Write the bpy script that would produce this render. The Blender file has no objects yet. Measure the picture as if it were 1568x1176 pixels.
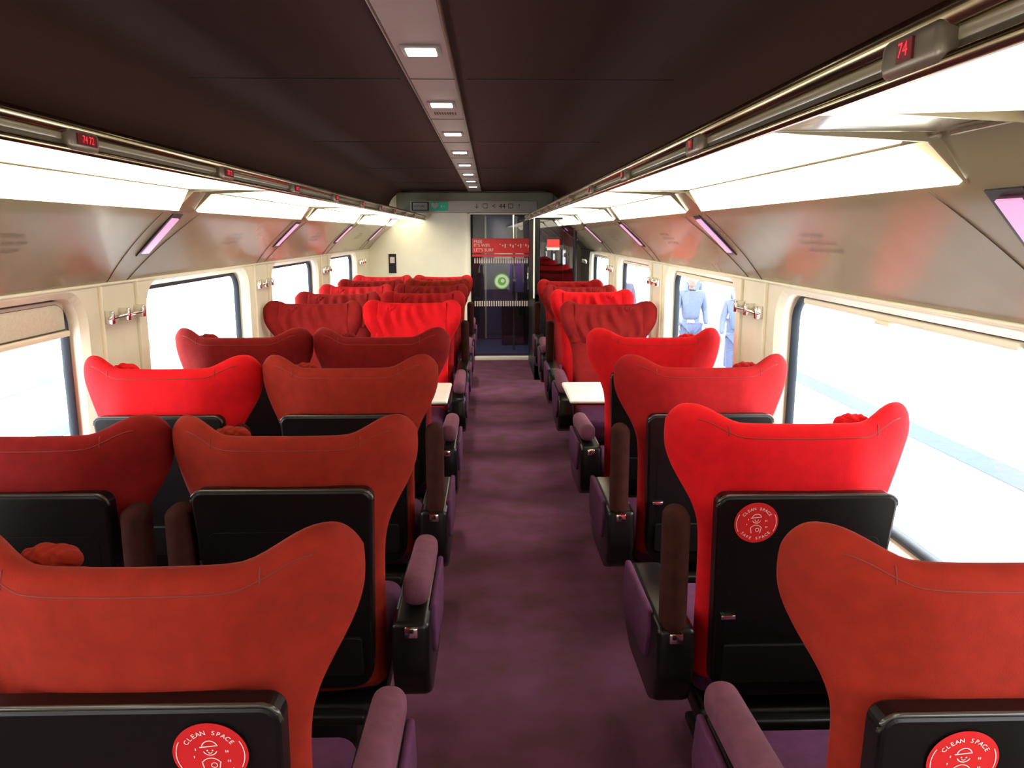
import bpy, bmesh, math, random
from mathutils import Vector, Matrix
random.seed(7)
S=bpy.context.scene
COL=S.collection
try:
    S.view_settings.view_transform='Standard'
except Exception: pass
C=-0.2           # car centre line
Y0,Y1=-3.01,10.77
PITCH=2.17
PIL=[3.5+PITCH*k for k in range(-3,4)]
SH={-1:0.0,1:0.14}   # bay offset of the two sides

# ---------------------------------------------------------------- materials
def mat(name,col,rough=.5,metal=0,emit=None,es=0,noise=0,nscale=40,bump=0,bscale=200,sheen=0,coat=0,spec=None,alt=None,stretch=None):
    m=bpy.data.materials.new(name); m.use_nodes=True
    nt=m.node_tree; b=nt.nodes['Principled BSDF']
    b.inputs['Base Color'].default_value=(*col,1)
    b.inputs['Roughness'].default_value=rough
    b.inputs['Metallic'].default_value=metal
    if spec is not None: b.inputs['Specular IOR Level'].default_value=spec
    if sheen:
        b.inputs['Sheen Weight'].default_value=sheen
        b.inputs['Sheen Tint'].default_value=(min(1,col[0]*2+.1),min(1,col[1]*2+.01),min(1,col[2]*2+.01),1)
    if coat:
        b.inputs['Coat Weight'].default_value=coat; b.inputs['Coat Roughness'].default_value=.08
    if emit:
        b.inputs['Emission Color'].default_value=(*emit,1); b.inputs['Emission Strength'].default_value=es
    if noise or bump:
        tc=nt.nodes.new('ShaderNodeTexCoord'); mp=nt.nodes.new('ShaderNodeMapping')
        nt.links.new(tc.outputs['Object'],mp.inputs[0])
        if stretch: mp.inputs['Scale'].default_value=stretch
    if noise:
        n=nt.nodes.new('ShaderNodeTexNoise'); n.inputs['Scale'].default_value=nscale; n.inputs['Detail'].default_value=5
        nt.links.new(mp.outputs[0],n.inputs['Vector'])
        r=nt.nodes.new('ShaderNodeValToRGB')
        a=alt if alt else tuple(c*(1-noise) for c in col)
        r.color_ramp.elements[0].color=(*a,1); r.color_ramp.elements[0].position=.35
        r.color_ramp.elements[1].color=(*tuple(min(1,c*(1+noise*.6)) for c in col),1); r.color_ramp.elements[1].position=.65
        nt.links.new(n.outputs['Fac'],r.inputs[0]); nt.links.new(r.outputs[0],b.inputs['Base Color'])
    if bump:
        n2=nt.nodes.new('ShaderNodeTexNoise'); n2.inputs['Scale'].default_value=bscale; n2.inputs['Detail'].default_value=3
        nt.links.new(mp.outputs[0],n2.inputs['Vector'])
        bp=nt.nodes.new('ShaderNodeBump'); bp.inputs['Strength'].default_value=bump; bp.inputs['Distance'].default_value=.004
        nt.links.new(n2.outputs['Fac'],bp.inputs['Height']); nt.links.new(bp.outputs[0],b.inputs['Normal'])
    return m
def glassmat(name,tint,refl=.05,rough=.02):
    m=bpy.data.materials.new(name); m.use_nodes=True; nt=m.node_tree
    nt.nodes.remove(nt.nodes['Principled BSDF'])
    out=nt.nodes['Material Output']
    t=nt.nodes.new('ShaderNodeBsdfTransparent'); t.inputs[0].default_value=(*tint,1)
    g=nt.nodes.new('ShaderNodeBsdfGlossy'); g.inputs['Roughness'].default_value=rough
    mx=nt.nodes.new('ShaderNodeMixShader'); mx.inputs[0].default_value=refl
    nt.links.new(t.outputs[0],mx.inputs[1]); nt.links.new(g.outputs[0],mx.inputs[2])
    nt.links.new(mx.outputs[0],out.inputs[0])
    return m

RUST =mat('velvet_rust_red',(.225,.014,.006),.9,sheen=.10,noise=.10,nscale=25,bump=.2,bscale=350,spec=.15)
RED  =mat('velvet_red_lit',(.60,.006,.010),.9,sheen=.10,noise=.08,nscale=25,bump=.2,bscale=350,spec=.15)  # same red velvet on brighter seats, the light put into its colour
DARKR=mat('velvet_red_shaded',(.185,.007,.006),.9,sheen=.10,noise=.12,nscale=25,bump=.2,bscale=350,spec=.15)  # same red velvet on darker seats, the shade put into its colour
MIDR =mat('velvet_red_half_lit',(.32,.008,.009),.9,sheen=.10,noise=.10,nscale=25,bump=.2,bscale=350,spec=.15)  # same red velvet between lit and shaded, light put into its colour
SEAM =mat('seam_thread',(.17,.012,.006),.8)
PURP =mat('velvet_purple',(.075,.020,.055),.85,sheen=.1,noise=.15,nscale=30,bump=.2,bscale=300,spec=.15)
PADM =mat('armrest_plum',(.120,.037,.060),.85,sheen=.1,noise=.15,nscale=30,bump=.2,bscale=300,spec=.2)
PADSH =mat('armrest_plum_shaded',(.036,.010,.008),.9,noise=.15,nscale=30,bump=.2,bscale=300,spec=.08)  # same pad as the plum one, its shade put into the colour
BLK  =mat('black_shell_plastic',(.005,.004,.004),.3,spec=.25,noise=.2,nscale=60)
BLK2 =mat('black_satin_plastic',(.006,.005,.005),.4,spec=.25)
LIP  =mat('shell_lip_gloss',(.04,.035,.03),.15)
CHR  =mat('chrome',(.75,.73,.68),.15,metal=1)
RAILM=mat('bronze_rail',(.38,.31,.19),.22,metal=1)
RAILD=mat('dark_bronze_fascia',(.12,.09,.06),.3,metal=.6)
CEIL =mat('ceiling_aubergine',(.040,.014,.010),.85,noise=.12,nscale=120,bump=.1,bscale=500,spec=.08)
CJ   =mat('ceiling_joint',(.022,.009,.008),.8)
STRIP=mat('ceiling_strip_taupe',(.22,.165,.150),.38,noise=.05,nscale=6)
TAUPE=mat('panel_taupe',(.27,.215,.130),.24,noise=.04,nscale=5,coat=.25)
CREAM=mat('cream_laminate',(.84,.78,.61),.4,noise=.03,nscale=8)
ENDW =mat('end_wall_cream',(.93,.91,.74),.45,noise=.03,nscale=6)
LOWW =mat('lower_wall_brown',(.20,.15,.11),.6,noise=.1,nscale=20)
CARP =mat('purple_carpet',(.130,.043,.084),.95,noise=.14,nscale=5,alt=(.098,.038,.052),bump=.6,bscale=500,spec=.1)
RUB  =mat('window_rubber',(.03,.045,.06),.5)
GLS  =glassmat('window_glass',(.97,.985,1),.04)
DGL  =glassmat('door_glass',(.72,.72,.80),.08)
LITM =mat('luggage_rack_diffuser',(.9,.85,.7),.4,emit=(1,.91,.65),es=3.5)
LEDM =mat('led_downlight',(.9,.9,.8),.3,emit=(1,.94,.78),es=9)
PINK =mat('pink_reading_lamp',(.5,.2,.4),.3,emit=(1,.42,.66),es=.8)
REDL =mat('red_led_digits',(.8,.0,.0),.3,emit=(1,.03,.06),es=1.3)
LEDBG=mat('led_display_window',(.16,.02,.02),.2)
GRYB =mat('display_housing',(.22,.17,.12),.3,metal=.4)
STK  =mat('sticker_red',(.50,.012,.014),.4,noise=.05,nscale=10)
WHT  =mat('print_white',(.75,.66,.60),.5)
TXTG =mat('panel_print_grey',(.16,.125,.075),.4)
TABL =mat('table_laminate',(.82,.78,.68),.3,noise=.04,nscale=10)
HEAD =mat('header_greygreen',(.20,.19,.12),.35,noise=.05,nscale=6)
SIGNP=mat('sign_plate',(.48,.45,.36),.4)
GRN  =mat('exit_sign_green',(.02,.28,.16),.4,emit=(.02,.5,.3),es=.15)
BLND =mat('blind_fabric',(.70,.65,.52),.8,noise=.06,nscale=100)
PLAT =mat('platform_concrete',(.75,.76,.78),.9,noise=.05,nscale=2)
BLUE =mat('platform_blue_paint',(.036,.060,.092),.8,noise=.1,nscale=10)
GROOV=mat('platform_groove_grey',(.04,.04,.04),.8)
BLDG =mat('station_wall_blue',(.13,.145,.205),.8,noise=.1,nscale=1)
PILA =mat('station_pilaster',(.20,.20,.24),.8)
SHOP =mat('shopfront_glass',(.085,.105,.18),.3)
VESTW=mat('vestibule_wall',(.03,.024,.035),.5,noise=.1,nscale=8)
VESTF=mat('vestibule_floor_blue',(.035,.06,.14),.5,noise=.15,nscale=20)

# ---------------------------------------------------------------- helpers
def link(ob,parent=None):
    COL.objects.link(ob)
    if parent: ob.parent=parent
    return ob
def empty(name,loc=(0,0,0),rz=0):
    e=bpy.data.objects.new(name,None); e.empty_display_size=.1; e.location=loc; e.rotation_euler=(0,0,rz)
    return link(e)
def mk(name,verts,faces,m=None,smooth=False):
    me=bpy.data.meshes.new(name); me.from_pydata([tuple(v) for v in verts],[],faces)
    bm=bmesh.new(); bm.from_mesh(me); bmesh.ops.remove_doubles(bm,verts=bm.verts,dist=1e-5)
    bmesh.ops.recalc_face_normals(bm,faces=bm.faces); bm.to_mesh(me); bm.free()
    if m: me.materials.append(m)
    if smooth:
        for p in me.polygons: p.use_smooth=True
    return me
def ob(name,me,parent=None,m=None,loc=None):
    o=bpy.data.objects.new(name,me)
    link(o,parent)
    if loc: o.location=loc
    if m:
        o.material_slots[0].link='OBJECT'; o.material_slots[0].material=m
    return o
def boxmesh(name,x0,x1,y0,y1,z0,z1,m,bev=0,seg=3,shear=0):
    bm=bmesh.new(); bmesh.ops.create_cube(bm,size=1)
    for v in bm.verts:
        v.co=Vector(((x0+x1)/2+v.co.x*(x1-x0),(y0+y1)/2+v.co.y*(y1-y0),(z0+z1)/2+v.co.z*(z1-z0)))
    if bev: bmesh.ops.bevel(bm,geom=list(bm.edges),offset=bev,segments=seg,profile=.5,affect='EDGES')
    me=bpy.data.meshes.new(name); bm.to_mesh(me); bm.free()
    me.materials.append(m)
    if bev and seg>1:
        for p in me.polygons: p.use_smooth=True
        if seg<3: me.set_sharp_from_angle(angle=math.radians(42))
    return me
def box(name,x0,x1,y0,y1,z0,z1,m,bev=0,parent=None,seg=3):
    o=ob(name,boxmesh(name,min(x0,x1),max(x0,x1),y0,y1,z0,z1,m,bev,seg),parent)
    if bev: o.modifiers.new('wn','WEIGHTED_NORMAL')
    return o
def prism(name,pts,y0,y1,m,shear=None,bev=0):
    bm=bmesh.new()
    vs=[bm.verts.new((p[0],y0,p[1])) for p in pts]
    f=bm.faces.new(vs)
    r=bmesh.ops.extrude_face_region(bm,geom=[f])
    for v in [g for g in r['geom'] if isinstance(g,bmesh.types.BMVert)]: v.co.y=y1
    bmesh.ops.recalc_face_normals(bm,faces=bm.faces)
    if bev:
        ed=[e for e in bm.edges if abs(e.verts[0].co.y-e.verts[1].co.y)<1e-6]
        bmesh.ops.bevel(bm,geom=ed,offset=bev,segments=2,profile=.5,affect='EDGES')
    if shear:
        for v in bm.verts: v.co.y+=shear(v.co.z)
    me=bpy.data.meshes.new(name); bm.to_mesh(me); bm.free(); me.materials.append(m)
    return me
def tube(name,pts,r,m,n=10):
    vs=[];fs=[]
    P=[Vector(p) for p in pts]
    for i,p in enumerate(P):
        t=(P[min(i+1,len(P)-1)]-P[max(i-1,0)]).normalized()
        a=t.orthogonal() if abs(t.z)>.9 else t.cross(Vector((0,0,1)))
        a.normalize(); b=t.cross(a)
        for k in range(n):
            an=2*math.pi*k/n; vs.append(p+a*math.cos(an)*r+b*math.sin(an)*r)
    for i in range(len(P)-1):
        for k in range(n):
            fs.append((i*n+k,i*n+(k+1)%n,(i+1)*n+(k+1)%n,(i+1)*n+k))
    fs.append(tuple(range(n))); fs.append(tuple(range((len(P)-1)*n,len(P)*n)))
    return mk(name,vs,fs,m,True)
def ss(a,b,x):
    t=max(0,min(1,(x-a)/(b-a))); return t*t*(3-2*t)
def interp(tab,x):
    if x<=tab[0][0]: return tab[0][1]
    for (a,va),(b,vb) in zip(tab,tab[1:]):
        if x<=b:
            t=(x-a)/(b-a); return va+(vb-va)*t
    return tab[-1][1]
def textmesh(s,size,m,align='CENTER'):
    cu=bpy.data.curves.new('t','FONT'); cu.body=s; cu.size=size; cu.align_x=align; cu.align_y='CENTER'; cu.extrude=0
    cu.resolution_u=3
    o=bpy.data.objects.new('t',cu); COL.objects.link(o)
    bpy.context.view_layer.update()
    me=bpy.data.meshes.new_from_object(o.evaluated_get(bpy.context.evaluated_depsgraph_get()))
    bpy.data.objects.remove(o); me.materials.clear(); me.materials.append(m)
    return me
def place_text(name,s,size,m,pos,right,up,parent=None,align='CENTER'):
    me=textmesh(s,size,m,align)
    r=Vector(right).normalized(); u=Vector(up); u=(u-r*u.dot(r)).normalized(); n=r.cross(u)
    M=Matrix(((r.x,u.x,n.x,pos[0]),(r.y,u.y,n.y,pos[1]),(r.z,u.z,n.z,pos[2]),(0,0,0,1)))
    me.transform(M)
    me.name=name
    return ob(name,me,parent)
def join_bm(meshes,name,m):
    bm=bmesh.new()
    for x in meshes: bm.from_mesh(x)
    me=bpy.data.meshes.new(name); bm.to_mesh(me); bm.free(); me.materials.append(m)
    return me

# ---------------------------------------------------------------- seat meshes
def lean(z): return -(z-.45)*.13+.092
WT=[(.40,.235),(.60,.240),(.80,.245),(.88,.250),(.94,.262),(.98,.279),(1.02,.302),(1.06,.323),(1.10,.337),(1.14,.344),(1.20,.343)]
def wid(z):
    return (interp(WT,z-.03)+interp(WT,z-.015)+interp(WT,z)+interp(WT,z+.015)+interp(WT,z+.03))/5
def ztop(u):
    a=abs(u)
    z=1.178+.040*ss(.46,.80,a)
    if a>.82: z-=.050*((a-.82)/.18)**2.4
    return z
def yc(u,z):
    s=.25+.75*ss(.88,1.10,z)
    a=abs(u)
    return lean(z)+.12*(.35*a**2+.65*ss(.35,1.05,a))*s-.01
def backpt(u,v,side):
    zr=.40+v*(1.20-.40)
    z=.40+v*(ztop(u)-.40)
    x=u*wid(zr)
    a=abs(u)
    wing=ss(.55,.9,a)*ss(.97,1.12,z)
    T=(.050+.016*wing)*(max(0,1-a**9))**.5*(max(0,1-v**20))**.5
    T+=.0006*math.sin(x*30+z*18)*math.sin(z*33-x*13)*(1-a**6)*(1-v**10)
    return Vector((x,yc(u,z)+side*T,z))
def make_back():
    nu,nv=56,50
    us=[math.sin(math.pi/2*(-1+2*i/nu)) for i in range(nu+1)]
    vs_=[math.sin(math.pi/2*j/nv) for j in range(nv+1)]
    V=[];F=[]
    for side in (1,-1):
        base=len(V)
        for v in vs_:
            for u in us: V.append(backpt(u,v,side))
        for j in range(nv):
            for i in range(nu):
                a=base+j*(nu+1)+i
                F.append((a,a+1,a+nu+2,a+nu+1))
    o2=(nu+1)*(nv+1)
    for i in range(nu): F.append((i,i+1,o2+i+1,o2+i))
    return mk('seat_back',V,F,RUST,True)
M_BACK=make_back()
def seam_mesh():
    ms=[]
    p=[backpt(-.80+1.6*i/40,.958,-1)+Vector((0,.0004,0)) for i in range(41)]
    ms.append(tube('s',p,.0017,SEAM,5))
    for su in (-.58,.58):
        ms.append(tube('s',[backpt(su,.945+.05*k/8,-1)+Vector((0,.0002,0)) for k in range(7)],.0017,SEAM,5))
    return join_bm(ms,'seam',SEAM)
M_SEAM=seam_mesh()
def make_pillow(zc,hh,hw,amp):
    nu,nv=70,28; V=[];F=[]
    for side in (1,-1):
        base=len(V)
        for j in range(nv+1):
            b=math.sin(math.pi/2*(-1+2*j/nv))
            for i in range(nu+1):
                a=math.sin(math.pi/2*(-1+2*i/nu))
                x=a*hw*(1-.05*b)
                z=zc+b*hh+.010*a*a
                env=max(0,1-a**6)**.5*max(0,1-b**6)**.5
                wr=math.sin(x*85+2.6*math.sin(z*15+x*6))*amp*(.6+.4*math.sin(z*23+x*11+1))+amp*.6*math.sin(x*43-z*31)
                y=yc(x/.335,z)+.045+side*.036*env+(wr*env if side>0 else 0)
                V.append((x,y,z))
        for j in range(nv):
            for i in range(nu):
                k=base+j*(nu+1)+i; F.append((k,k+1,k+nu+2,k+nu+1))
    return mk('headrest_pillow',V,F,RUST,True)
M_PIL=make_pillow(1.020,.135,.225,.007)
M_PIL2=make_pillow(1.05,.140,.250,.011)
def make_knob():
    bm=bmesh.new(); bmesh.ops.create_icosphere(bm,subdivisions=5,radius=1)
    for v in bm.verts:
        c=v.co.copy()
        f=1+.09*math.sin(c.x*9+c.z*4)+.06*math.sin(c.x*17-c.y*8)+.03*math.sin(c.z*14+c.x*11)
        v.co=Vector((c.x*.052,c.y*.026*f+.068,c.z*.026*f+1.161))
    me=bpy.data.meshes.new('knot'); bm.to_mesh(me); bm.free(); me.materials.append(RUST)
    for p in me.polygons: p.use_smooth=True
    return me
M_KNOB=make_knob()
def rounded(w0,w1,z0,z1,r0,r1,n=7):
    pts=[]
    def arc(cx,cz,r,a0,a1):
        for k in range(n+1):
            a=math.radians(a0+(a1-a0)*k/n); pts.append((cx+r*math.cos(a),cz+r*math.sin(a)))
    arc(w0-r0,z0+r0,r0,-90,0); arc(w1-r1,z1-r1,r1,0,90); arc(-w1+r1,z1-r1,r1,90,180); arc(-w0+r0,z0+r0,r0,180,270)
    return pts
M_SHELL=prism('shell',rounded(.215,.237,.40,1.018,.07,.03),-.102,-.045,BLK,lean,.008)
def lip():
    p=rounded(.215,.237,.40,1.018,.07,.03)
    top=[q for q in p if q[1]>.975]
    top=sorted(top,key=lambda q:math.atan2(q[1]-.9,q[0]))
    return tube('lip',[(q[0],-.094+lean(q[1]),q[1]) for q in top],.0045,LIP,8)
M_LIP=lip()
M_TRAY=prism('tray',rounded(.19,.20,.60,.90,.02,.02),-.1030,-.10,BLK,lean,.0009)
M_POCK=prism('pocket',rounded(.19,.19,.45,.575,.02,.01),-.112,-.10,BLK2,lean,.004)
M_CLIP=boxmesh('clip',-.205,-.165,-.112,-.10,.655,.668,CHR,.002,2,0)
for v in M_CLIP.vertices: v.co.y+=lean(.66)
M_CUSH=boxmesh('cushion',-.232,.232,.10,.62,.33,.475,PURP,.05,5)
M_BASE=boxmesh('base',-.23,.23,.02,.56,.27,.345,BLK2,.02,3)
M_PED=boxmesh('pedestal',-.13,.13,.14,.44,.03,.28,BLK2,.03,3)
M_FOOT=boxmesh('foot',-.15,.15,.10,.5,.0,.035,BLK2,.01,2)
M_BAR=boxmesh('footbar',-.20,.20,-.10,-.06,.355,.385,BLK2,.008,3)
def side_prism(prof,x0,x1,m,bev,seg):
    bm=bmesh.new()
    vs=[bm.verts.new((x0,p[0],p[1])) for p in prof]
    f=bm.faces.new(vs); r=bmesh.ops.extrude_face_region(bm,geom=[f])
    for v in [g for g in r['geom'] if isinstance(g,bmesh.types.BMVert)]: v.co.x=x1
    bmesh.ops.recalc_face_normals(bm,faces=bm.faces)
    bmesh.ops.bevel(bm,geom=list(bm.edges),offset=bev,segments=seg,profile=.5,affect='EDGES')
    me=bpy.data.meshes.new('mod'); bm.to_mesh(me); bm.free(); me.materials.append(m)
    for p in me.polygons: p.use_smooth=True
    return me
M_MOD=side_prism([(-.055,.635),(-.06,.49),(-.02,.40),(.06,.355),(.36,.345),(.47,.39),(.50,.48),(.48,.59),(.40,.635)],.225,.330,BLK,.018,3)
M_SIDE=side_prism([(.05,.64),(.03,.58),(.07,.48),(.40,.45),(.45,.51),(.42,.635)],.322,.342,PURP,.008,3)
M_DOWN=boxmesh('pad_dn',.248,.325,.015,.45,.625,.712,PADM,.034,6)
for v in M_DOWN.vertices: v.co.z+=.022*(1-ss(.0,.45,v.co.y))-.004
M_UP=boxmesh('pad_up',.252,.320,-.075,.02,.62,.975,PADSH,.032,6)
M_CHR=boxmesh('button',.262,.300,-.066,-.045,.595,.625,CHR,.004,2)

def sticker():
    n=48
    disc_me=mk('d',[(.058*math.cos(2*math.pi*k/n),0,.058*math.sin(2*math.pi*k/n)) for k in range(n)],[tuple(range(n))],STK)
    pr=[]
    def ring(r0,r1,y,a0=0,a1=360,cx=0,cz=0):
        V=[];F=[];m_=24
        for k in range(m_+1):
            a=math.radians(a0+(a1-a0)*k/m_)
            V+= [(cx+r0*math.cos(a),y,cz+r0*math.sin(a)),(cx+r1*math.cos(a),y,cz+r1*math.sin(a))]
        for k in range(m_): F.append((2*k,2*k+1,2*k+3,2*k+2))
        return mk('r',V,F,WHT)
    y=-.0012
    pr.append(ring(.0515,.0527,y,-28,28)); pr.append(ring(.0515,.0527,y,152,208))
    pr.append(ring(.0100,.0114,y,200,340,0,.010))
    pr.append(ring(.0112,.0126,y,10,170,.0,.014))
    pr.append(mk('brim',[(-.015,y,.013),(.010,y,.016),(.010,y,.0175),(-.016,y,.0148)],[(0,1,2,3)],WHT))
    pr.append(ring(.0,.0013,y,0,360,-.004,.008)); pr.append(ring(.0,.0013,y,0,360,.004,.008))
    pr.append(ring(.0025,.0036,y,200,340,0,.006))
    pr.append(ring(.0150,.0163,y,35,145,.0,-.022))
    for sx in (-1,1):
        pr.append(mk('arm',[(sx*.0135,y,-.013),(sx*.0150,y,-.013),(sx*.0120,y,-.030),(sx*.0105,y,-.030)],[(0,1,2,3)],WHT))
    pr.append(ring(.0040,.0052,y,0,360,.004,-.020))
    for cx,cz in ((.024,.006),(.027,.006),(-.025,-.004),(.026,-.012),(.029,-.012),(-.022,.010)):
        pr.append(mk('mk',[(cx-.0007,y,cz-.002),(cx+.0007,y,cz-.002),(cx+.0007,y,cz+.002),(cx-.0007,y,cz+.002)],[(0,1,2,3)],WHT))
    for word,a0,sgn,R in (('CLEAN SPACE',90,-1,.0410),('SAFE SPACE',270,1,.0455)):
        L=len(word)
        for i,ch in enumerate(word):
            if ch==' ': continue
            ang=math.radians(a0+sgn*(i-(L-1)/2)*11.2)
            me=textmesh(ch,.0112,WHT)
            rot=(ang-math.pi/2) if sgn<0 else (ang+math.pi/2)
            M=Matrix.Translation((R*math.cos(ang),y,R*math.sin(ang)))@Matrix.Rotation(-rot,4,'Y')@Matrix.Rotation(math.pi/2,4,'X')
            me.transform(M); pr.append(me)
    return disc_me,join_bm(pr,'sticker_print',WHT)
M_STK,M_PRT=sticker()

def seat(x,y,face=1,fab=RUST,arms=('d','u'),knob=-1,stick=None,dz=0,sz=0,aisle=1,stz=0):
    """arms: (-x side, +x side); aisle: which world side faces the aisle"""
    e=empty('train_seat',(x,y,0),0 if face>0 else math.pi)
    for nm,me,mm in (('seat_back',M_BACK,fab),('piping',M_SEAM,None),('headrest_pillow',M_PIL if face>0 else M_PIL2,fab if face<0 else DARKR)):
        o=ob(nm,me,e,mm); o.location.z=dz
    k=ob('headrest_tie',M_KNOB,e,fab); k.location=(.165*knob*face,0,dz)
    for nm,me in (('back_shell',M_SHELL),('shell_lip',M_LIP),('fold_tray',M_TRAY),('magazine_pocket',M_POCK),('latch',M_CLIP)):
        o=ob(nm,me,e); o.location.z=sz
    ob('seat_cushion',M_CUSH,e); ob('seat_frame',M_BASE,e); ob('pedestal',M_PED,e); ob('floor_foot',M_FOOT,e); ob('footrest_bar',M_BAR,e)
    for wside,kind in zip((-1,1),arms):
        if kind is None: continue
        ls=wside*face
        for nm,me in (('armrest_housing',M_MOD),('armrest_side_trim',M_SIDE),('armrest_button',M_CHR),('armrest_pad',M_DOWN if kind=='d' else M_UP)):
            o=ob(nm,me,e); o.scale.x=ls
            if wside==aisle: o.location.x=ls*.048
    if stick is not None:
        z=.945+stz
        for nm,me,off in (('round_sticker',M_STK,-.106),('sticker_print',M_PRT,-.106)):
            o=ob(nm,me,e); o.location=(stick,off+lean(z),z+sz); o.rotation_euler=(math.atan(.13),0,0)
    return e

XA,XW,XR=-.553,-1.242,.826
seat(XA-.01,1.20,1,RUST,('u','d'),-1,.128,dz=0,sz=-.036,stz=-.008); seat(XW,1.20,1,RUST,('d','u'),1,dz=-.01,aisle=0)
seat(XA,2.11,1,RUST,('u','d'),-1,dz=-.022,sz=.008);      seat(XW,2.11,1,DARKR,('d','u'),-1,dz=-.018,aisle=0)
seat(XA,3.02,1,RUST,('d','u'),-1,dz=.010);      seat(XW,3.02,1,RED,('d','u'),-1,dz=.010,aisle=0)
seat(XA,3.94,1,DARKR,('d','d'),-1,dz=.010);     seat(XW,3.94,1,DARKR,('d','d'),-1,dz=.010,aisle=0)
seat(XR+.018,1.20,1,RUST,('d','d'),1,-.10,dz=-.008,sz=-.070,aisle=-1,stz=-.008)
seat(XR,2.06,1,RED,('u','d'),1,-.135,dz=.016,aisle=-1)
seat(XR,3.00,1,MIDR,('u','d'),1,dz=.010,aisle=-1)
seat(XR,3.94,1,RED,('d','d'),1,aisle=-1,dz=.004)
ys=[5.74,6.66,7.58,8.50]
colsA=[RED,MIDR,DARKR,RUST]; colsW=[DARKR,DARKR,MIDR,DARKR]; colsR=[DARKR,RED,DARKR,MIDR]
for i,y in enumerate(ys):
    seat(XA,y,-1,colsA[i],('d','u' if i%2 else 'd'),-1,dz=.012)
    seat(XW,y,-1,colsW[i],('d','d'),-1,dz=.008,aisle=0)
    seat(XR,y,-1,colsR[i],('u' if i%2 else 'd','d'),1,dz=.02 if i==1 else 0,aisle=-1)
seat(XA,9.42,-1,MIDR,('d','d'),-1); seat(XW,9.42,-1,MIDR,('d','d'),-1,aisle=0)

# ---------------------------------------------------------------- tables
def table(x0,x1,y0,y1):
    e=empty('folding_table',((x0+x1)/2,(y0+y1)/2,0))
    hx=(x1-x0)/2; hy=(y1-y0)/2
    o=ob('table_top',boxmesh('tt',-hx,hx,-hy,hy,.715,.74,TABL,.012,3),e); o.modifiers.new('w','WEIGHTED_NORMAL')
    ob('table_edge',boxmesh('te',-hx+.01,hx-.01,-hy+.01,hy-.01,.705,.716,BLK2,.003,2),e)
    ob('table_leg',boxmesh('tl',-.04,.04,-.05,.05,.0,.706,BLK2,.015,3),e)
    ob('table_foot',boxmesh('tf',-.12,.12,-.16,.16,.0,.03,BLK2,.01,2),e)
    return e
table(-1.54,-.255,4.55,5.12); table(.455,1.14,4.55,5.12)

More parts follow.
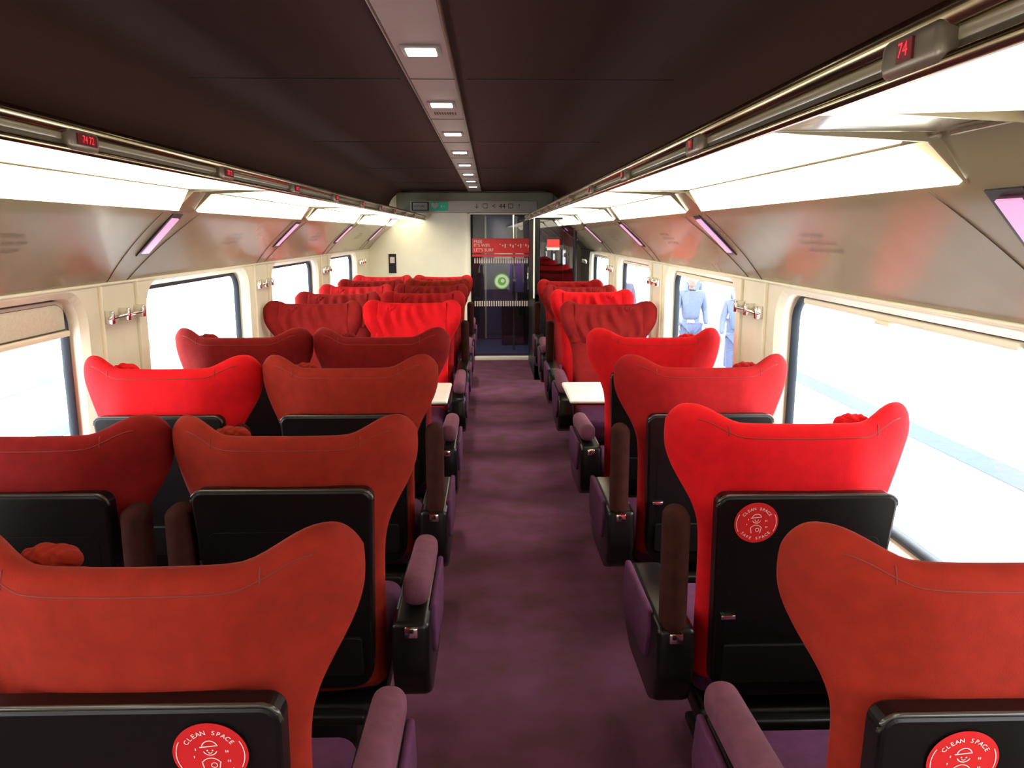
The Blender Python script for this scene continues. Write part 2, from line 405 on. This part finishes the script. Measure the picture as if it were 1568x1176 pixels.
# ---------------------------------------------------------------- shell of the carriage
box('floor',C-1.42,C+1.42,Y0,Y1+2.2,-.06,0,CARP)
def P(s,o,y,z): return (C+s*o,y,z)
WZ0,WZ1,WR=.74,1.44,.11
WHL=.78
def bayc(s,a,b):
    cy=(a+b)/2
    if s>0 and cy<3: return cy-.05,WHL+.05
    return cy,WHL
def win_loop(o,yc_,gl,n=7,wh=WHL):
    pts=[]
    hy=wh+gl; z0=WZ0-gl; z1=WZ1+gl; r=WR+gl
    for cy,cz,a0 in ((hy-r,z1-r,0),(-hy+r,z1-r,90),(-hy+r,z0+r,180),(hy-r,z0+r,270)):
        for k in range(n+1):
            a=math.radians(a0+90*k/n); pts.append((o,yc_+cy+r*math.cos(a),cz+r*math.sin(a)))
    return pts
def sidewall(s,name):
    V=[];F=[]
    pil=[p+SH[s] for p in PIL]
    def addq(a,b,c,d):
        k=len(V); V.extend([P(s,*a),P(s,*b),P(s,*c),P(s,*d)]); F.append((k,k+1,k+2,k+3))
    ZB,ZT=.60,1.485
    n=7
    for a,b in zip(pil,pil[1:]):
        cy,wh=bayc(s,a,b)
        inner=win_loop(1.40,cy,.03,wh=wh); mid=win_loop(1.425,cy,.006,wh=wh); deep=win_loop(1.47,cy,0,wh=wh)
        N=len(inner)
        k0=len(V)
        corners=[(1.40,b,ZT),(1.40,a,ZT),(1.40,a,ZB),(1.40,b,ZB)]
        V.extend(P(s,*q) for q in inner+mid+deep+corners)
        for i in range(N):
            j=(i+1)%N
            F.append((k0+i,k0+j,k0+N+j,k0+N+i)); F.append((k0+N+i,k0+N+j,k0+2*N+j,k0+2*N+i))
            ci=i//(n+1); cj=j//(n+1)
            if ci==cj: F.append((k0+3*N+ci,k0+i,k0+j))
            else: F.append((k0+3*N+ci,k0+i,k0+j,k0+3*N+cj))
    addq((1.40,pil[-1],ZB),(1.40,Y1,ZB),(1.40,Y1,ZT),(1.40,pil[-1],ZT))
    if pil[0]>Y0+.01: addq((1.40,Y0,ZB),(1.40,pil[0],ZB),(1.40,pil[0],ZT),(1.40,Y0,ZT))
    w=ob(name,mk(name,V,F,CREAM,False))
    prof=[(1.41,.60),(1.405,.58),(1.40,.22),(1.34,.19),(1.33,.0)]
    V2=[P(s,o,y,z) for y in (Y0,Y1) for o,z in prof]; m_=len(prof)
    F2=[(i,i+1,m_+i+1,m_+i) for i in range(m_-1)]
    ob('lower_panel',mk('lower_panel',V2,F2,LOWW),w)
    ob('sill_moulding',boxmesh('sm',*sorted((C+s*1.385,C+s*1.41)),Y0,Y1,.585,.615,CREAM,.008,3),w)
    def pan(t,off):
        o=1.10+.31*t+.018*math.sin(math.pi*t); z=1.775-.30*t
        return o-off*.69,z-off*.72
    prof=[(1.02,1.885),(1.06,1.83)]+[pan(k/10,0) for k in range(11)]
    m_=len(prof)
    V3=[P(s,o,y,z) for y in (Y0,Y1) for o,z in prof]
    F3=[(i,i+1,m_+i+1,m_+i) for i in range(m_-1)]
    ob('curved_panel',mk('curved_panel',V3,F3,TAUPE,True),w)
    ob('panel_bead',tube('pb',[P(s,1.398,Y0,1.482),P(s,1.398,Y1,1.482)],.007,CREAM,8),w)
    for y in pil[1:]:
        for dy in (-.20,.20):
            pts=[P(s,*(lambda q:(q[0],y+dy*(1-.55*t/10),q[1]))(pan(t/10,.0))) for t in range(11)]
            ob('panel_joint',tube('pj',pts,.0028,RAILD,6),w)
        if y<Y1-.9:
            for dy in (-.17,.17):
                b=boxmesh('pillar_rib',*sorted((C+s*1.385,C+s*1.402)),y+dy-.008,y+dy+.008,.62,1.478,CREAM,.005,2); ob('pillar_rib',b,w)
        fr=[];gl=[]
        for t0,t1,hw,off,lst in ((.02,.60,.055,.004,fr),(.07,.55,.036,.010,gl)):
            for dd in (off,-.02):
                for t,sg in ((t0,-1),(t0,1),(t1,1),(t1,-1)):
                    o,z=pan(t,dd); lst.append(P(s,o,y+sg*hw+(t-.3)*.12,z))
        fc=[(0,1,2,3),(4,5,6,7),(0,1,5,4),(1,2,6,5),(2,3,7,6),(3,0,4,7)]
        ob('reading_lamp_frame',mk('f',fr,fc,BLK2),w); ob('reading_lamp_lens',mk('g',gl,fc,PINK),w)
        if y<Y1-.5:
            ob('coat_hook_bar',tube('h',[P(s,1.365,y-.17,1.345),P(s,1.365,y+.17,1.345)],.007,CHR,8),w)
            for dy in (-.15,0,.15):
                ob('coat_hook_mount',boxmesh('hm',*sorted((C+s*1.355,C+s*1.40)),y+dy-.012,y+dy+.012,1.32,1.375,CHR,.004,2),w)
    for a,b in zip(pil[2:],pil[3:]):
        cy=(a+b)/2
        up=Vector(P(s,pan(.3,0)[0],0,pan(.3,0)[1]))-Vector(P(s,pan(.5,0)[0],0,pan(.5,0)[1]))
        for r_,tx in ((.30,'on ne voyage pas'),(.38,'pour changer de lieu mais'),(.46,'pour changer de regard')):
            o,z=pan(r_,.003)
            place_text('wall_quotation',tx,.028,TXTG,P(s,o,cy,z),(0,-s,0),up,w)
    return w
WL=sidewall(-1,'wall_left'); WRt=sidewall(1,'wall_right')

wn=1
for s in (-1,1):
    pil=[p+SH[s] for p in PIL]
    for a,b in zip(pil,pil[1:]):
        cy,wh=bayc(s,a,b)
        e=empty('window_%d'%wn,P(s,1.47,cy,1.09)); wn+=1
        base=Vector(e.location)
        V=[Vector(P(s,*q))-base for q in win_loop(1.468,cy,.004,wh=wh)]
        V2=[Vector(P(s,*q))-base for q in win_loop(1.455,cy,-.018,wh=wh)]
        V3=[Vector(P(s,*q))-base for q in win_loop(1.49,cy,-.022,wh=wh)]
        N=len(V)
        F=[]
        for i in range(N):
            j=(i+1)%N
            F.append((i,j,N+j,N+i)); F.append((N+i,N+j,2*N+j,2*N+i))
        ob('rubber_frame',mk('rf',V+V2+V3,F,RUB,True),e)
        ob('glass_pane',mk('gp',[Vector(P(s,*q))-base for q in win_loop(1.485,cy,-.018,wh=wh)],[tuple(range(N))],GLS),e)
        if s==-1 and abs(cy-2.415)<.1:
            ob('roller_blind',boxmesh('rb',.002,.014,-.74,.74,.225,.345,BLND,.003,2),e)
            ob('blind_bar',boxmesh('bb',.008,.03,-.745,.745,.205,.228,CREAM,.006,3),e)
            ob('blind_bar_shadow_gap',boxmesh('bg',.012,.018,-.745,.745,.228,.234,RAILD,.001,1),e)
            ob('blind_pull',boxmesh('bp',.012,.035,-.05,.05,.195,.208,CREAM,.004,2),e)
        elif s==1:
            ob('blind_bar',boxmesh('bb',-.03,-.008,-.66,.66,.325,.348,CREAM,.006,3),e)
            ob('blind_pull',boxmesh('bp',-.035,-.012,-.05,.05,.312,.326,CREAM,.004,2),e)

# ceiling
prof=[]
for k in range(9):
    a=math.pi/2*k/8
    prof.append((.86+.27*math.sin(a),2.0+.23*math.cos(a)))
prof=prof+[(1.13,1.88)]
full=[(C-o,z) for o,z in reversed(prof)]+[(C+o,z) for o,z in prof]
m_=len(full)
V=[(x,y,z) for y in (Y0,Y1) for x,z in full]
F=[(i,i+1,m_+i+1,m_+i) for i in range(m_-1)]
cl=ob('ceiling',mk('ceiling',V,F,CEIL,True))
cl.modifiers.new('es','EDGE_SPLIT').split_angle=math.radians(35)
for k in range(-2,5):
    y=3.02+2.0*k
    if y>Y1 or y<Y0: continue
    for x0,x1 in ((C-.86,C-.12),(C+.12,C+.86)):
        ob('ceiling_joint',boxmesh('cj',x0,x1,y-.002,y+.002,2.227,2.231,CJ),cl)
SX0,SX1=C-.080,C+.078
stp=box('ceiling_light_strip',SX0,SX1,Y0,Y1-.12,2.218,2.235,STRIP,.004)
for sx in (SX0-.003,SX1+.003):
    ob('strip_trim',boxmesh('st',sx-.004,sx+.004,Y0,Y1-.12,2.216,2.232,RAILD,.002,2),stp)
def spot(y,x,z,power,ang,par):
    L=bpy.data.lights.new('spot_lamp','SPOT'); L.energy=power; L.spot_size=math.radians(ang); L.spot_blend=.8; L.shadow_soft_size=.04
    L.color=(1,.93,.80)
    o=bpy.data.objects.new('spot_lamp',L); COL.objects.link(o); o.location=(x,y,z); o.parent=par
    return o
for k in range(-5,9):
    y=2.50+1.0*k
    if y>Y1-.3 or y<Y0+.2: continue
    ob('downlight_frame',boxmesh('df',C-.058,C+.056,y-.07,y+.07,2.212,2.219,STRIP,.003,2),stp)
    ob('downlight_lens',boxmesh('dl',C-.045,C+.043,y-.045,y+.045,2.208,2.214,LEDM,.003,2),stp)
    if k<7: sp=spot(y,C,2.20,(80 if k>1 else 35) if k>0 else 8,26,stp); sp.rotation_euler=(0,math.radians(-8),0)
    else: spot(y,C,2.20,110,150,stp)
    if y+.46<Y1-.15: ob('strip_joint',boxmesh('sj',SX0,SX1,y+.45,y+.453,2.2155,2.2185,RAILD),stp)
    if k%2:
        for q in range(9):
            ob('speaker_slot',boxmesh('ss',C-.05+q*.0115,C-.045+q*.0115,y+.25,y+.31,2.2155,2.2185,BLK2),stp)

# luggage racks
for s in (-1,1):
    pil=[p+SH[s] for p in PIL]
    e=empty('luggage_rack',(0,0,0))
    def sb(n,o0,o1,y0,y1,z0,z1,m,b=0,seg=2):
        a,b_=sorted((C+s*o0,C+s*o1)); o=ob(n,boxmesh(n,a,b_,y0,y1,z0,z1,m,b,seg),e); return o
    sb('shelf',.655,1.04,Y0,Y1-.03,1.874,1.888,TAUPE,.003)
    ob('front_rail',tube('fr',[P(s,.655,Y0,1.902),P(s,.655,Y1-.03,1.902)],.015,RAILM,12),e)
    ob('lower_rail',tube('lr',[P(s,.652,Y0,1.858),P(s,.652,Y1-.03,1.858)],.008,RAILM,10),e)
    sb('fascia',.657,.675,Y0,Y1-.03,1.855,1.90,RAILD,.003)
    ia,ib=(.16,.13) if s<0 else (.09,.26)
    for a,b in list(zip(pil,pil[1:]))+[(pil[-1],Y1+.1)]:
        y0,y1=a+ia,b-ib
        V=[P(s,.685,y0-.02,1.870),P(s,.685,y1+.03,1.870),P(s,1.015,y1-.03,1.872),P(s,1.015,y0+.06,1.872)]
        V+=[(v[0],v[1],v[2]-.008) for v in V]
        fc=[(0,1,2,3),(4,5,6,7),(0,1,5,4),(1,2,6,5),(2,3,7,6),(3,0,4,7)]
        if y1<Y1+.05: ob('rack_diffuser',mk('rd',V,fc,LITM),e)
        V=[P(s,1.012,y0+.05,1.858),P(s,1.012,min(y1-.03,Y1-.05),1.858),P(s,1.085,min(y1+.05,Y1-.05),1.780),P(s,1.085,y0-.02,1.780)]
        V+=[(v[0]+s*.008,v[1],v[2]+.008) for v in V]
        ob('wall_diffuser',mk('wd',V,fc,LITM),e)
        ob('diffuser_trim',tube('dt',[P(s,1.012,a+.02,1.864),P(s,1.012,min(b-.02,Y1-.04),1.864)],.005,TAUPE,8),e)
        for ya in ((a-.10,a+.10) if s<0 else (a-.22,a+.05)):
            V=[P(s,.68,ya-.004,1.873),P(s,1.02,ya-.004,1.873),P(s,1.09,ya-.004,1.780),P(s,1.01,ya-.004,1.855)]
            V+=[(v[0],v[1]+.008,v[2]) for v in V]
            ob('rack_bracket',mk('br',V,fc,TAUPE),e)
    num=74 if s>0 else 71
    off=.88 if s>0 else .83
    for k in range(-2,11):
        y=off+.92*k
        if y>9.9: break
        sb('seat_number_display',.636,.668,y-.062,y+.062,1.855,1.899,GRYB,.012,3)
        dw=.016 if s>0 else .040
        sb('display_window',.633,.639,y-dw,y+dw,1.867,1.889,LEDBG)
        place_text('seat_digits',str(num+k*(-3 if s>0 else 3))+('' if s>0 else ' 72'),.021,REDL,P(s,.6315,y,1.878),(0,-s,0),(0,0,1),e)

# ---------------------------------------------------------------- end walls
DX0,DX1,DZ=-.265,.555,1.93
w=ob('wall_end',boxmesh('we',C-1.45,DX0-.04,Y1,Y1+.06,0,2.3,ENDW))
ob('wall_part_right',boxmesh('we2',DX1+.04,C+1.45,Y1,Y1+.06,0,2.3,ENDW),w)
ob('wall_part_top',boxmesh('we3',DX0-.04,DX1+.04,Y1,Y1+.06,DZ+.03,2.3,ENDW),w)
box('wall_rear',C-1.45,C+1.45,Y0-.06,Y0,0,2.3,ENDW)
hd=box('door_header',C-1.02,C+1.02,Y1-.10,Y1-.002,1.95,2.215,HEAD,.02)
ob('sign_panel',boxmesh('sp',-1.04,.60,Y1-.112,Y1-.10,1.955,2.10,SIGNP,.004,2),hd)
ob('sign_frame',boxmesh('sf',-1.02,-.80,Y1-.118,Y1-.112,1.975,2.085,BLK2,.002,1),hd)
ob('sign_white',boxmesh('sw',-1.005,-.815,Y1-.121,Y1-.117,1.985,2.075,SIGNP,.001,1),hd)
place_text('sign_text','VOITURE 1',.035,BLK2,(-.91,Y1-.122,2.03),(1,0,0),(0,0,1),hd)
ob('exit_sign',boxmesh('xs',-.78,-.55,Y1-.118,Y1-.112,1.975,2.085,GRN,.002,1),hd)
for tx,x in (('♥',-.72),('←',-.62)): place_text('exit_symbol',tx,.08,WHT,(x,Y1-.1195,2.03),(1,0,0),(0,0,1),hd)
for i,tx in enumerate(('↓','□','<','44','□','!')):
    place_text('pictogram',tx,.085,BLK2,(-.18+i*.11,Y1-.1135,2.03),(1,0,0),(0,0,1),hd)
d=empty('door_1',(0,0,0))
for a,b,nm in ((DX0-.045,DX0,'jamb_left'),(DX1,DX1+.06,'jamb_right')):
    ob(nm,boxmesh(nm,a,b,Y1-.03,Y1+.09,0,DZ+.03,ENDW,.006,2),d)
ob('lintel',boxmesh('lt',DX0-.045,DX1+.06,Y1-.03,Y1+.09,DZ,DZ+.04,ENDW,.006,2),d)
ob('threshold',boxmesh('th',DX0,DX1,Y1-.03,Y1+.09,0,.045,ENDW,.004,2),d)
ob('door_glass',boxmesh('dg',DX0,DX1,Y1+.03,Y1+.042,.045,DZ,DGL),d)
ob('door_stile',boxmesh('ds',DX0+.0,DX0+.03,Y1+.02,Y1+.05,.045,DZ,BLK2),d)
ob('door_stile_right',boxmesh('ds',DX1-.03,DX1,Y1+.02,Y1+.05,.045,DZ,BLK2),d)
BAN=mat('banner_red',(.75,.03,.03),.5,noise=.04,nscale=8)
ob('red_banner',boxmesh('rbn',DX0+.02,DX1-.01,Y1-.046,Y1-.041,1.43,1.62,BAN),d)
ob('white_banner_line',boxmesh('wbn',DX0+.02,DX1-.01,Y1-.046,Y1-.042,1.385,1.415,BAN),d)
for z,tx in ((1.58,'FREE'),(1.53,"IT'S WIFI"),(1.47,"LET'S SURF")):
    place_text('banner_text',tx,.055,WHT,(DX0+.04,Y1-.0475,z),(1,0,0),(0,0,1),d,'LEFT')
for q in range(12):
    ob('banner_mark',boxmesh('bm',DX0+.38+q*.034,DX0+.395+q*.034,Y1-.049,Y1-.047,1.54-(q%3)*.02,1.55-(q%2)*.012,WHT),d)
for z in (1.33,.76):
    for q in range(24):
        x=DX0+.045+q*.0315
        ob('safety_mark',boxmesh('sm',x,x+.017,Y1+.024,Y1+.028,z-.035,z+.035,WHT),d)
n=40
def disc(name,r,x,y,z,m,par,r0=0):
    if r0:
        V=[]
        for k in range(n):
            a=2*math.pi*k/n; V+=[(x+r*math.cos(a),y,z+r*math.sin(a)),(x+r0*math.cos(a),y,z+r0*math.sin(a))]
        F=[(2*k,2*k+1,(2*k+3)%(2*n),(2*k+2)%(2*n)) for k in range(n)]
        return ob(name,mk(name,V,F,m),par)
    return ob(name,mk(name,[(x+r*math.cos(2*math.pi*k/n),y,z+r*math.sin(2*math.pi*k/n)) for k in range(n)],[tuple(range(n))],m),par)
GR2=mat('sticker_green',(.13,.62,.05),.4)
WH2=mat('sticker_white',(.9,.9,.88),.4)
disc('green_sticker',.105,.145,Y1+.004,1.06,WH2,d); disc('green_sticker_ring',.105,.145,Y1+.002,1.06,GR2,d,.090)
disc('green_sticker_centre',.055,.145,Y1+.002,1.06,GR2,d); disc('green_sticker_leaf',.025,.155,Y1+.000,1.065,WH2,d)
ob('door_handle',tube('dh',[(DX1-.06,Y1-.0,.95),(DX1-.06,Y1-.0,1.25)],.012,CHR,8),d)
# vestibule
v=empty('vestibule',(0,0,0))
ob('vestibule_wall_left',boxmesh('vl',-.62,-.57,Y1+.09,Y1+2.2,0,2.2,VESTW),v)
ob('vestibule_wall_right',boxmesh('vr',.86,.91,Y1+.09,Y1+2.2,0,2.2,VESTW),v)
ob('vestibule_ceiling',boxmesh('vc',-.62,.91,Y1+.07,Y1+2.2,2.1,2.15,VESTW),v)
ob('vestibule_back',boxmesh('vb',-.62,.91,Y1+2.15,Y1+2.2,0,2.2,VESTW),v)
ob('gangway_floor',boxmesh('vf',-.25,.55,Y1+.5,Y1+2.1,.001,.008,VESTF),v)
GDM=mat('gangway_door_glass',(.045,.07,.13),.3)
ob('gangway_door',boxmesh('gd',-.10,.42,Y1+2.11,Y1+2.14,.02,1.95,GDM,.01,2),v)
ob('gangway_door_rail',boxmesh('gdr',-.10,-.07,Y1+2.09,Y1+2.12,.02,1.95,SIGNP,.005,2),v)
ob('gangway_door_rail_b',boxmesh('gdr',.39,.42,Y1+2.09,Y1+2.12,.02,1.95,SIGNP,.005,2),v)
ob('gangway_panel_purple',boxmesh('gp',.26,.50,Y1+1.5,Y1+1.55,.80,1.28,mat('poster_purple',(.14,.10,.27),.5),.01,2),v)
ob('gangway_panel_white',boxmesh('gw',.05,.50,Y1+1.55,Y1+1.58,1.30,1.40,SIGNP,.01,2),v)
ob('gangway_seat_dark',boxmesh('gs',.16,.52,Y1+1.4,Y1+1.7,0,.62,BLK2,.03,3),v)
ob('vestibule_grab_pole',tube('vp',[(.33,Y1+.9,0),(.33,Y1+.9,2.1)],.016,RAILM,8),v)
ob('vestibule_lamp',boxmesh('vla',-.1,.4,Y1+.4,Y1+1.5,2.09,2.099,LEDM),v)
spot(Y1+.9,.15,2.07,30,150,v)  # added fill light, brightens the view through the door glass
k=box('luggage_cabinet',.50,.555,9.25,Y1-.06,0,1.93,BLK2,.008)
ob('cabinet_front',boxmesh('cf',.50,.98,9.25,9.29,0,1.0,BLK2,.006,2),k)
ob('cabinet_post',boxmesh('cp',.94,.98,9.25,9.29,1.0,1.93,BLK2,.006,2),k)
ob('cabinet_post_bright',boxmesh('cpb',.485,.50,9.25,9.30,.95,1.93,ENDW,.003,1),k)
ob('cabinet_top',boxmesh('ct',.50,.98,9.25,Y1-.06,1.845,1.87,BLK2,.006,2),k)
ob('cabinet_back',boxmesh('cb',.955,.98,9.30,Y1-.06,0,1.845,BLK2),k)
ob('cabinet_rear',boxmesh('cr',.56,.95,Y1-.09,Y1-.065,0,1.845,BLK2),k)
for z in (.35,.95):
    ob('cabinet_shelf',boxmesh('cs',.555,.955,9.30,Y1-.09,z,z+.02,RAILD),k)
ob('cabinet_glass',boxmesh('cg',.56,.94,9.262,9.27,1.0,1.845,DGL),k)
ob('cabinet_sticker',boxmesh('cst',.64,.78,9.255,9.259,1.50,1.62,BAN),k)
ob('cabinet_sticker_white',boxmesh('cst2',.64,.78,9.253,9.2555,1.50,1.53,WHT),k)
e=box('fire_equipment_sign',-1.35,-1.25,Y1-.012,Y1-.002,1.17,1.42,BLK2,.004)
ob('sign_print',boxmesh('spr',-1.33,-1.27,Y1-.0145,Y1-.0115,1.30,1.38,WHT),e)

# ---------------------------------------------------------------- outside
box('platform_right',1.45,14,-14,45,-.85,-.68,PLAT)
box('platform_left',-16,-1.85,-14,45,-.85,-.68,PLAT)
for nm,x0,x1,m_ in (('platform_line',4.95,5.35,BLUE),('platform_line',3.24,3.30,BLUE),('platform_line',-5.4,-5.1,BLUE),('platform_line',-7.5,-7.1,BLUE)):
    box(nm,x0,x1,-14,45,-.68,-.672,m_)
for i in range(4):
    box('platform_edge_groove',2.65+i*.09,2.67+i*.09,-14,45,-.68,-.674,GROOV)
b=box('station_building',11,11.5,-14,45,-.68,1.6,BLDG)
for i in range(16):
    y=-12+i*3.5
    ob('pilaster',boxmesh('pl',10.8,11,y,y+.4,-.67,1.7,PILA,.02,2),b)
    ob('shopfront',boxmesh('sh',10.94,11,y+.8,y+3.0,-.2,1.2,SHOP,.02,2),b)

# people on the platform
SKIN=mat('skin',(.20,.13,.11),.6,noise=.05); HAIR=mat('hair',(.045,.04,.045),.8,noise=.2); JN=mat('jeans',(.06,.08,.14),.9,noise=.2,nscale=60)
SHOE=mat('shoe_leather',(.03,.03,.035),.5)
def person(x,y,rz,height,top,stride=.18):
    e=empty('pedestrian',(x,y,-.68),rz); k=height/1.72
    def skin(name,verts,edges,rad,m,root=0,sub=2):
        me=bpy.data.meshes.new(name); me.from_pydata([tuple(c*k for c in v) for v in verts],edges,[])
        me.materials.append(m); o=ob(name,me,e)
        md=o.modifiers.new('skin','SKIN'); md.use_smooth_shade=True
        for i,r in enumerate(rad):
            sv=me.skin_vertices[0].data[i]; rr=r if isinstance(r,tuple) else (r,r); sv.radius=(rr[0]*k,rr[1]*k); sv.use_root=(i==root)
        o.modifiers.new('sub','SUBSURF').levels=sub; o.modifiers['sub'].render_levels=sub
        return o
    s=stride
    skin('trousers',[(0,0,.96),(-.09,0,.88),(.09,0,.88),(-.10,s*.55,.50),(.10,-s*.25,.49),(-.10,s*.9,.10),(.10,-s*1.3,.13)],
         [(0,1),(0,2),(1,3),(3,5),(2,4),(4,6)],[(.15,.11),(.10,.105),(.10,.105),.062,.062,.048,.048],JN)
    for sx,yy,zz in ((-.10,s*.9,.03),(.10,-s*1.3,.045)):
        skin('shoe',[(sx,yy-.05,zz+.02),(sx,yy+.06,zz+.01),(sx,yy+.16,zz)],[(0,1),(1,2)],[.042,.042,.03],SHOE)
    skin('jacket',[(0,0,.98),(0,0,1.15),(0,0,1.36),(0,.01,1.45),(-.17,0,1.40),(.17,0,1.40),(-.23,-.05,1.14),(.23,.03,1.14),(-.23,.08,.93),(.23,.16,.96)],
         [(0,1),(1,2),(2,3),(2,4),(2,5),(4,6),(6,8),(5,7),(7,9)],[(.165,.12),(.155,.11),(.17,.11),.06,.065,.065,.05,.05,.038,.038],top)
    for sx,yy,zz in ((-.23,.09,.90),(.23,.17,.93)):
        sg=-1 if sx<0 else 1
        V=[(sx,yy,zz),(sx,yy+.015,zz-.07)];E=[(0,1)];R=[.024,(.034,.018)]
        for f,(dy,ln) in enumerate(((-.028,.065),(-.010,.078),(.009,.074),(.027,.06))):
            a=len(V); V+=[(sx,yy+.015+dy,zz-.085),(sx-sg*.006,yy+.02+dy,zz-.085-ln*.5),(sx-sg*.022,yy+.024+dy,zz-.085-ln)]
            E+=[(1,a),(a,a+1),(a+1,a+2)];R+=[.0095,.009,.0075]
        a=len(V); V+=[(sx-sg*.01,yy+.045,zz-.035),(sx-sg*.018,yy+.062,zz-.07)];E+=[(0,a),(a,a+1)];R+=[.011,.009]
        skin('hand',V,E,R,SKIN,0,1)
    skin('neck',[(0,.0,1.44),(0,.012,1.53)],[(0,1)],[.055,.052],SKIN,0,1)
    bm=bmesh.new(); bmesh.ops.create_uvsphere(bm,u_segments=32,v_segments=24,radius=1)
    for v_ in bm.verts:
        c=v_.co
        zz=c.z*.118; yy=c.y*.098; xx=c.x*(.078-.018*max(0,-c.z))
        if c.y>.6 and abs(c.x)<.22 and -.35<c.z<.12: yy+=.022*(1-abs(c.x)/.22)*(1-(c.z+.35)/.47*.6)
        if c.y>.6 and abs(abs(c.x)-.38)<.16 and abs(c.z-.08)<.13: yy-=.008
        if c.y>.6 and abs(c.x)<.3 and abs(c.z+.52)<.07: yy-=.006
        if abs(c.x)>.9 and abs(c.z)<.3: xx*=1.12
        v_.co=Vector((xx,yy+.02,zz+1.61))*k
    me=bpy.data.meshes.new('head'); bm.to_mesh(me); bm.free(); me.materials.append(SKIN)
    for p in me.polygons: p.use_smooth=True
    ob('head',me,e)
    bm=bmesh.new(); bmesh.ops.create_uvsphere(bm,u_segments=32,v_segments=20,radius=1)
    for v_ in bm.verts:
        c=v_.co; c=Vector((c.x*.086,c.y*.104,c.z*.118))
        if c.y>.02 and c.z<.05: c.y=.02+(c.y-.02)*.1; c.z=max(c.z,-.02)
        v_.co=(c+Vector((0,.008,1.628)))*k
    me=bpy.data.meshes.new('hair'); bm.to_mesh(me); bm.free(); me.materials.append(HAIR)
    for p in me.polygons: p.use_smooth=True
    ob('hair',me,e)
    return e
J1=mat('jacket_blue',(.075,.10,.16),.8,noise=.1); J2=mat('jacket_grey',(.12,.13,.16),.8,noise=.1); J3=mat('jacket_dark',(.045,.045,.075),.8,noise=.1)
person(3.15,12.6,math.pi,1.76,J1); person(4.15,13.4,.2,1.72,J2); person(3.55,11.4,math.pi-.3,1.7,J1,.1)
person(2.3,14.2,math.pi,1.78,J3); person(4.4,17.5,.4,1.72,J1,.2)

# ---------------------------------------------------------------- world
w=bpy.data.worlds.new('World'); S.world=w; w.use_nodes=True
bg=w.node_tree.nodes['Background']; bg.inputs[0].default_value=(.96,.98,1,1); bg.inputs[1].default_value=10.5

# ---------------------------------------------------------------- camera
cam=bpy.data.cameras.new('camera'); co=bpy.data.objects.new('camera',cam); COL.objects.link(co)
cam.sensor_width=36; cam.lens=28.24; cam.clip_start=.02; cam.clip_end=200
co.location=(0,0,1.69); co.rotation_euler=(math.radians(90-10.64),0,math.radians(-1.49))
S.camera=co
